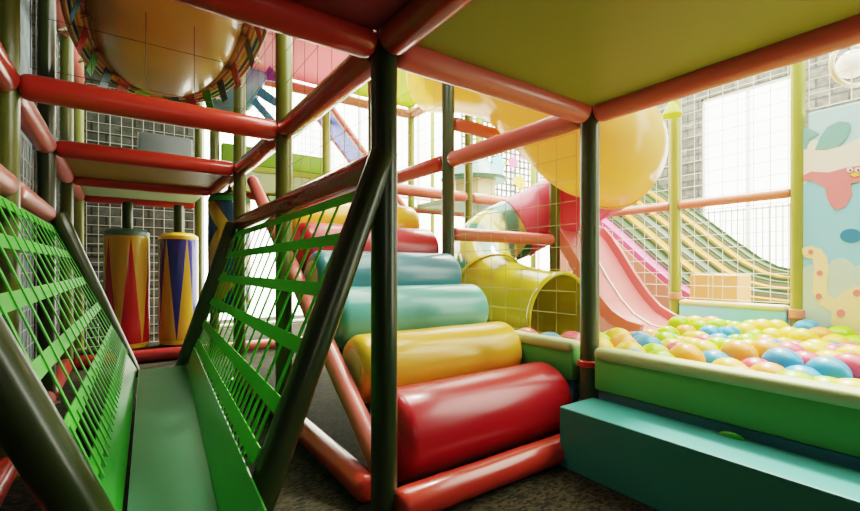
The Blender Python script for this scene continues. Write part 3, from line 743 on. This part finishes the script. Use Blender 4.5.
# ------------------------------------------------------------------ nets
def net(corner, du, dv, nu, nv, r, m, label, sag=0):
    """square mesh net spanning corner + du*u + dv*v"""
    c = Vector(corner); du = Vector(du); dv = Vector(dv); mb = MB()
    nrm = du.cross(dv).normalized()
    for i in range(nu + 1): mb.tube([c + du * i / nu, c + du * i / nu + dv], r, 4)
    for j in range(nv + 1): mb.tube([c + dv * j / nv + nrm * r, c + dv * j / nv + du + nrm * r], r, 4)
    return tag(obj('safety_net', mb, m), label, 'net', 'square mesh safety nets')
net((G0 - .06, Y2 + .06, .1), (0, 1.08, 0), (0, 0, 1.54), 10, 14, .0028, M['net_white'], 'white square net on the left side between the first two side posts')
net((G0 - .06, Y3 + .06, .1), (0, 1.08, 0), (0, 0, 2.9), 10, 26, .0028, M['net_white'], 'white square net on the left side, second stretch from the camera')
net((G0 - .06, Y4 + .06, .1), (0, 1.08, 0), (0, 0, 2.9), 10, 26, .0028, M['net_white'], 'white square net on the left side, last stretch before the stone wall')
net((G0 + .06, Y5 + .13, .0), (1.08, 0, 0), (0, 0, 3.0), 10, 28, .0032, M['net_white'], 'white square net in front of the stone wall, behind the standing bags')
net((G2, Y1 + .08, .53), (0, 1.05, 0), (0, 0, 1.09), 8, 9, .0018, M['net_yellow'], 'thin straw net between the rollers and the yellow tube')
net((G1, Y1 + .07, 1.34), (0, 1.09, 0), (0, 0, .27), 8, 2, .0016, M['net_yellow'], 'narrow net band over the right-hand hand rail, near half')
net((G1, Y2 + .06, 1.78), (0, 1.08, 0), (0, 0, 1.1), 6, 6, .0020, M['net_dark'], 'thin dark net above the rail in front of the pink deck')
net((G1, Y1 + .12, 1.78), (0, 1.08, 0), (0, 0, 1.1), 6, 6, .0016, M['net_dark'], 'thin dark net above the rail nearest the foreground post')
net((G0 + .08, Y2 + .0, 1.78), (1.06, 0, 0), (0, 0, 1.15), 5, 5, .0016, M['net_dark'], 'thin dark net in front of the golden hull')
net((G2, Y2 + .06, 1.77), (0, 1.08, 0), (0, 0, 1.1), 9, 9, .0018, M['net_white'], 'pale net above the rail, left of the post behind the rollers')
net((G4, 1.23, .62), (0, .82, 0), (0, 0, 2.9), 7, 25, .0032, M['net_white'], 'white square net behind the sky blue pit pad, between the light green posts')
net((G4, 2.17, .62), (0, 1.2, 0), (0, 0, 2.9), 10, 25, .0032, M['net_white'], 'white square net at the back of the ball pit, left of the light green post')
net((G4, -.6, 2.13), (0, 1.7, 0), (0, 0, 1.5), 14, 13, .0032, M['net_white'], 'white square net above the painted mural')
net((G2 + .06, Y4, 3.06), (1.08, 0, 0), (0, 0, 1.0), 10, 9, .004, M['net_grey'], 'grey net over the lime upper deck')
net((G2 + .06, Y5, 1.7), (1.08, 0, 0), (0, 0, 1.2), 10, 11, .004, M['net_grey'], 'grey net far back behind the lime bumper pad')
net((G1 + .06, Y2, .9), (1.08, 0, 0), (0, 0, .01), 1, 1, .001, M['net_yellow'], 'thin cord behind the upper rollers') if False else None

# painted mesh panel far back
pnl = thing('mesh_panel', 'far climbing mesh with pink, yellow and blue painted shapes, between pale posts', 'panel', at(495, 200, Y=6.2))
A = at(462, 205, Y=6.2); B_ = at(560, 118, Y=6.2)
gb = MB(); nU, nV = 22, 17
for i in range(nU + 1):
    xx = A.x + (B_.x - A.x) * i / nU; gb.tube([(xx, 6.2, A.z), (xx, 6.2, B_.z)], .02, 5)
for j in range(nV + 1):
    zz = A.z + (B_.z - A.z) * j / nV; gb.tube([(A.x, 6.2, zz), (B_.x, 6.2, zz)], .02, 5)
obj('grid', gb, M['grid'], pnl)
def ps(name, pts, m, y=[6.165]):
    y[0] -= .014
    obj(name, MB().poly([at(a, b_, Y=y[0]) for a, b_ in pts], (0, -1, 0), .01), m, pnl, smooth=False)
ps('pink_arc', [(480, 192), (484, 184), (491, 178), (496, 180), (489, 186), (485, 195)], M['lane_pink'])
ps('yellow_patch', [(488, 170), (500, 160), (508, 162), (500, 172), (492, 176)], M['r_yellow'])
ps('yellow_patch', [(512, 180), (520, 174), (526, 184), (520, 192)], M['r_yellow'])
ps('blue_patch', [(492, 158), (500, 154), (505, 166), (500, 178), (494, 174)], M['pad_sky'])
ps('pink_patch', [(508, 160), (516, 156), (518, 166), (510, 168)], M['lane_pink'])
ps('pink_patch', [(520, 155), (530, 150), (531, 156), (522, 160)], M['lane_pink'])

# hut with pointed roof on the far deck
hx, hy = 3.75, 4.38
hut = thing('play_hut', 'small hut with a pointed teal roof on the pale deck, behind the central posts', 'hut', (hx, hy, 1.736))
obj('wall', MB().lathe([(.30, 1.736), (.30, 2.05)], (hx, hy, 0), 6), M['cream'], hut, smooth=False)
obj('roof', MB().lathe([(.0, 2.035), (.42, 2.03), (.44, 2.06), (.20, 2.30), (.02, 2.50), (0, 2.5)], (hx, hy, 0), 20), M['pad_sea'], hut)
# blue slide far back with red edges
bs = thing('chute_slide', 'blue sloping slide with red edges far back above the bumper pad', 'slide', (3.1, 6.4, 0))
def slab(p0, p1, y0, y1, th):
    return MB().add([(p0[0], y0, p0[1]), (p1[0], y0, p1[1]), (p1[0], y1, p1[1]), (p0[0], y1, p0[1]), (p0[0], y0, p0[1] - th), (p1[0], y0, p1[1] - th), (p1[0], y1, p1[1] - th), (p0[0], y1, p0[1] - th)],
                    [(0, 1, 2, 3), (7, 6, 5, 4), (0, 4, 5, 1), (1, 5, 6, 2), (2, 6, 7, 3), (3, 7, 4, 0)])
obj('slide_bed', slab((2.45, 3.4), (4.1, 1.6), 6.25, 6.75, .04), M['deep_blue'], bs, smooth=False)
obj('side_edge', MB().rod((2.45, 6.22, 3.4), (4.1, 6.22, 1.6), .05, 12), M['salmon'], bs)
obj('side_edge', MB().rod((2.45, 6.78, 3.4), (4.1, 6.78, 1.6), .05, 12), M['salmon'], bs)
for xx, zz in ((2.6, 3.2), (3.9, 1.75)): obj('leg', MB().rod((xx, 6.5, 0), (xx, 6.5, zz), .04, 10, .2), M['olive_hazed'], bs)

# ------------------------------------------------------------------ punching bags
def bag(x, y, r, z0, z1, m, capm, label, pole_to=None, poler=.05, group='standing punch bags', foot=True):
    t = thing('punch_bag', label, 'punch bag', (x, y, z0), group)
    e_ = .06; P = []
    for k in range(5): a = PI / 2 * k / 4; P.append((r - e_ + e_ * math.sin(a), z0 + .04 + e_ * (1 - math.cos(a))))
    for k in range(1, 6): P.append((r * (1 + .008 * math.sin(k * 2)), z0 + .1 + (z1 - z0 - .2) * k / 6))
    for k in range(5): a = PI / 2 * (4 - k) / 4; P.append((r - e_ + e_ * math.sin(a), z1 - .04 - e_ * (1 - math.cos(a))))
    obj('bag_body', MB().lathe(P, (x, y, 0), 40), m, t)
    obj('top_cap', MB().lathe([(r - .012, z1 - .085), (r + .003, z1 - .08), (r - .004, z1 - .04), (r - .05, z1 - .005), (.0, z1)], (x, y, 0), 40), capm, t)
    obj('foot_rim', MB().lathe([(.0, z0), (r - .05, z0), (r - .01, z0 + .03), (r - .004, z0 + .075), (r - .02, z0 + .08)], (x, y, 0), 40), M['r_yellow'] if foot else capm, t)
    if pole_to: obj('pole', MB().rod((x, y, z1 - .02), (x, y, pole_to), poler, 16, .3), M['polegreen'], t)
    return t
def base_mat(args): return bag_mat(*args)
RED, YEL, BLU = (.50, .015, .02), (.62, .36, .03), (.03, .035, .30)
bag(.02, 5.93, .215, .0, 1.335, bag_mat('red_yellow_triangles', RED, YEL, 6, .05, 1.25, phase=.86), M['tealgrey'], 'standing punch bag with tall red triangles on yellow', 1.64)
bag(.515, 5.90, .205, .0, 1.31, bag_mat('blue_yellow_triangles', BLU, YEL, 6, .05, 1.25, phase=.18, flip=True), M['r_yellow'], 'standing punch bag with blue triangles on yellow', 1.64)
t = bag(.785, 4.33, .18, .50, 1.575, bag_mat('blue_yellow_zigzag', YEL, (.015, .06, .13), 3, .5, 1.48, phase=.1, side=2), M['wedge'], 'hanging punch bag in dark blue with yellow zigzags, behind the right-hand strap net', None, group=None, foot=False)
obj('hanger', MB().rod((.785, 4.33, 1.56), (.785, 4.33, 1.64), .018, 10, .2), M['polegreen'], t)

# ------------------------------------------------------------------ golden hull hanging over the left bay
bx, by, zr = .21, 3.02, 2.30
bt = thing('hanging_boat', 'golden wooden boat hull with striped rim and flags, hung over the left bay', 'boat', (bx, by, 2.0))
def hull_r(a, k=1.0):
    # plan outline, longer in Y, blunt
    ca, sa = math.cos(a), math.sin(a)
    return Vector((.36 * k * (abs(ca) ** .85) * (1 if ca >= 0 else -1), 1.04 * k * (abs(sa) ** .9) * (1 if sa >= 0 else -1), 0))
NA = 48; vs = []; fs = []
prof = [(1.0, 0), (.985, -.02), (.94, -.05), (.84, -.09), (.66, -.125), (.42, -.145), (.18, -.15)]
for k, z in prof:
    for i in range(NA):
        p = hull_r(2 * PI * i / NA, k); vs.append((bx + p.x, by + p.y, zr + z))
for j in range(len(prof) - 1):
    for i in range(NA): fs.append((j * NA + i, j * NA + (i + 1) % NA, (j + 1) * NA + (i + 1) % NA, (j + 1) * NA + i))
fs.append(tuple((len(prof) - 1) * NA + i for i in range(NA)))
obj('hull', MB().add(vs, fs), M['hull'], bt, ang=60)
# flared striped valance outside the rim
vs = []; fs = []
for off, z in ((.0, .03), (.11, -.03), (.11, -.04), (.01, .0)):
    for i in range(NA):
        p = hull_r(2 * PI * i / NA); n_ = Vector((p.x / .16, p.y / 1.49, 0)).normalized(); p = p + n_ * off; vs.append((bx + p.x, by + p.y, zr + z))
for j in range(4):
    for i in range(NA): fs.append((j * NA + i, j * NA + (i + 1) % NA, ((j + 1) % 4) * NA + (i + 1) % NA, ((j + 1) % 4) * NA + i))
obj('valance', MB().add(vs, fs), M['cream'], bt, ang=30)
def rim(off, z, r, m, nm):
    P = []
    for i in range(NA + 1):
        p = hull_r(2 * PI * i / NA); n_ = Vector((p.x / .16, p.y / 1.49, 0)).normalized(); p = p + n_ * off; P.append((bx + p.x, by + p.y, zr + z))
    obj(nm, MB().tube(P, r, 10), m, bt)
rim(.012, .0, .017, M['wood'], 'inner_rim'); rim(.115, -.035, .012, M['wood'], 'outer_rim'); rim(.040, -.012, .008, M['salmon'], 'brim_stripe'); rim(.065, -.022, .008, M['r_yellow'], 'brim_stripe'); rim(.088, -.032, .008, M['f_navy'], 'brim_stripe')
cols = ['f_red', 'f_navy', 'f_green', 'f_red', 'f_blue', 'f_lime']
for i in range(20):
    a = 2 * PI * (i + .5) / 20; p = hull_r(a); n_ = Vector((p.x / .16, p.y / 1.49, 0)).normalized(); tg = Vector((-n_.y, n_.x, 0))
    c = Vector((bx, by, zr)) + p
    w_ = .058
    a1 = c + n_ * .035 + Vector((0, 0, -.018)); b1 = c + n_ * .075 + Vector((0, 0, -.155))
    obj('flag', MB().poly([a1 - tg * w_, a1 + tg * w_, b1 + tg * w_ * .95, b1 - tg * w_ * .95], n_, .004), M[cols[i % 6]], bt, smooth=False)
for i in range(30):
    a = 2 * PI * i / 30; p = hull_r(a); n_ = Vector((p.x / .16, p.y / 1.49, 0)).normalized()
    c = Vector((bx, by, zr - .02)) + p + n_ * (.02 if i % 2 else .14); mb = MB().sphere(c, .014, 10, 6)
    for q in range(5):
        an = 2 * PI * q / 5; dv_ = Vector((math.cos(an), math.sin(an), -.5)); mb.tube([c, c + dv_ * .018, c + dv_ * .04], [.009, .007, .001], 5)
    obj('star_bulb', mb, M['wood'] if i % 2 else M['cream'], bt)
for yy in (by - .7, by + .7): obj('cable', MB().tube([(bx, yy, zr - .1), (bx, yy, 4.3)], .008, 8), M['net_grey'], bt)

# ------------------------------------------------------------------ hanging fish
fx, fy, fz = .86, 4.55, 2.66
M['fish'] = mat('fish_paint', (.05, .30, .36), .35, col2=(.16, .28, .52), nscale=3, coat=.3)
fi = thing('hanging_fish', 'blue green hanging fish with long fins, beside the golden hull', 'fish', (fx, fy, fz))
P = []; R = []
prof = [(-.36, .01), (-.33, .09), (-.27, .16), (-.18, .21), (-.06, .235), (.06, .22), (.17, .17), (.26, .11), (.33, .06), (.38, .035)]
ax = Vector((.45, -.35, .55)).normalized(); ax = Vector((.62, -.30, .30)).normalized()
for s_, r_ in prof: P.append(Vector((fx, fy, fz)) + ax * s_ * .85); R.append(r_ * 1.15)
obj('body', MB().tube(P, R, 24, sx=.7), M['fish'], fi)
def fin(nm, pts, m=M['f_blue']):
    pts = [Vector((fx, fy, fz)) + Vector(p) for p in pts]; nrm = (pts[1] - pts[0]).cross(pts[2] - pts[0]); obj(nm, MB().poly(pts, nrm, .015), m, fi, smooth=False)
fin('fin', [(.10, -.08, -.02), (.16, -.10, .05), (.42, -.25, -.17), (.40, -.25, -.23), (.24, -.16, -.13)])
fin('fin', [(.10, -.08, -.12), (.16, -.10, -.08), (.36, -.25, -.37), (.30, -.25, -.40)])
fin('tail_fin', [(.22, -.10, .08), (.30, -.14, .22), (.35, -.17, .16), (.37, -.18, .07)], M['purple'])
ep = Vector((fx, fy, fz)) + Vector((-.14, -.16, .02)); e1 = obj('eye', MB().sphere(ep, .035, 14, 8), M['white'], fi); sub('pupil', MB().sphere(ep + Vector((-.012, -.022, 0)), .018, 10, 6), M['mural_black'], fi)
obj('cable', MB().tube([(fx, fy, fz + .2), (fx, fy, 3.02)], .006, 6), M['net_grey'], fi)

# ------------------------------------------------------------------ lamps on the right
p = at(853, 64, d=3.25)
lp = thing('globe_lamp', 'round white globe lamp with a ring, hanging above the mural', 'lamp', p)
obj('globe', MB().sphere(p, .10, 24, 14), mat('lamp_globe', (.95, .93, .86), .3, emit=.6), lp)
ring = [p + Vector((math.cos(2 * PI * k / 32) * .155 * .57, -math.cos(2 * PI * k / 32) * .155 * .82 * 0 + math.sin(0), math.sin(2 * PI * k / 32) * .155)) for k in range(33)]
ring = [p + (Vector((.82, -.57, 0)) * math.cos(2 * PI * k / 32) + Vector((0, 0, 1)) * math.sin(2 * PI * k / 32)) * .16 for k in range(33)]
obj('ring', MB().tube(ring, .018, 10), M['cream'], lp)
obj('cord', MB().tube([p + Vector((0, 0, .09)), (p.x, p.y, 4.6)], .008, 8), M['net_grey'], lp)
p = at(672, 112, d=4.05)
sl = thing('spot_lamp', 'small lime cone lamp clamped to the light green post left of the bright window', 'lamp', p)
obj('shade', MB().lathe([(.02, .09), (.03, .085), (.09, -.03), (.085, -.035), (.0, .0)], p, 20), M['deck_lime'], sl)
obj('arm', MB().tube([p + Vector((0, 0, .08)), Vector((G4, 2.11, p.z + .10))], .012, 8), M['olive_hazed'], sl)

# ------------------------------------------------------------------ light, world, camera
wl = bpy.data.worlds.new('World'); S.world = wl; wl.use_nodes = True
bg = wl.node_tree.nodes['Background']; bg.inputs[0].default_value = (1.0, .985, .83, 1); bg.inputs[1].default_value = 9.0
sun = bpy.data.lights.new('sun', 'SUN'); sun.energy = 6.0; sun.angle = .12; sun.color = (1, .95, .84)
so = bpy.data.objects.new('sun', sun); C.objects.link(so)
so.rotation_euler = Vector((-.52, -.26, -.85)).to_track_quat('-Z', 'Y').to_euler()

def area(name, loc, target, size, energy, col=(1, .96, .86)):
    l_ = bpy.data.lights.new(name, 'AREA'); l_.energy = energy; l_.size = size; l_.color = col
    o_ = bpy.data.objects.new(name, l_); C.objects.link(o_); o_.location = loc
    o_.rotation_euler = (Vector(target) - Vector(loc)).to_track_quat('-Z', 'Y').to_euler(); return o_
area('bay_fill', (1.0, 2.1, 2.8), (-.1, 2.5, .5), .7, 24)  # added fill light that brightens the left strap net, no visible fixture
area('hall_fill', (.3, -1.8, 1.4), (.6, 1.6, .9), 1.2, 5)  # added fill light from behind the camera for the dark near faces
cam = bpy.data.cameras.new('camera'); co = bpy.data.objects.new('camera', cam); C.objects.link(co)
co.location = (0, 0, .9); co.rotation_euler = (PI / 2, 0, -math.atan2(FX, FY))
cam.sensor_width = 36; cam.lens = 36 * 437 / 860; cam.shift_y = 12.5 / 860; cam.clip_start = .02
S.camera = co
S.view_settings.view_transform = 'Filmic'
S.view_settings.look = 'Medium High Contrast'
S.view_settings.exposure = 0.16
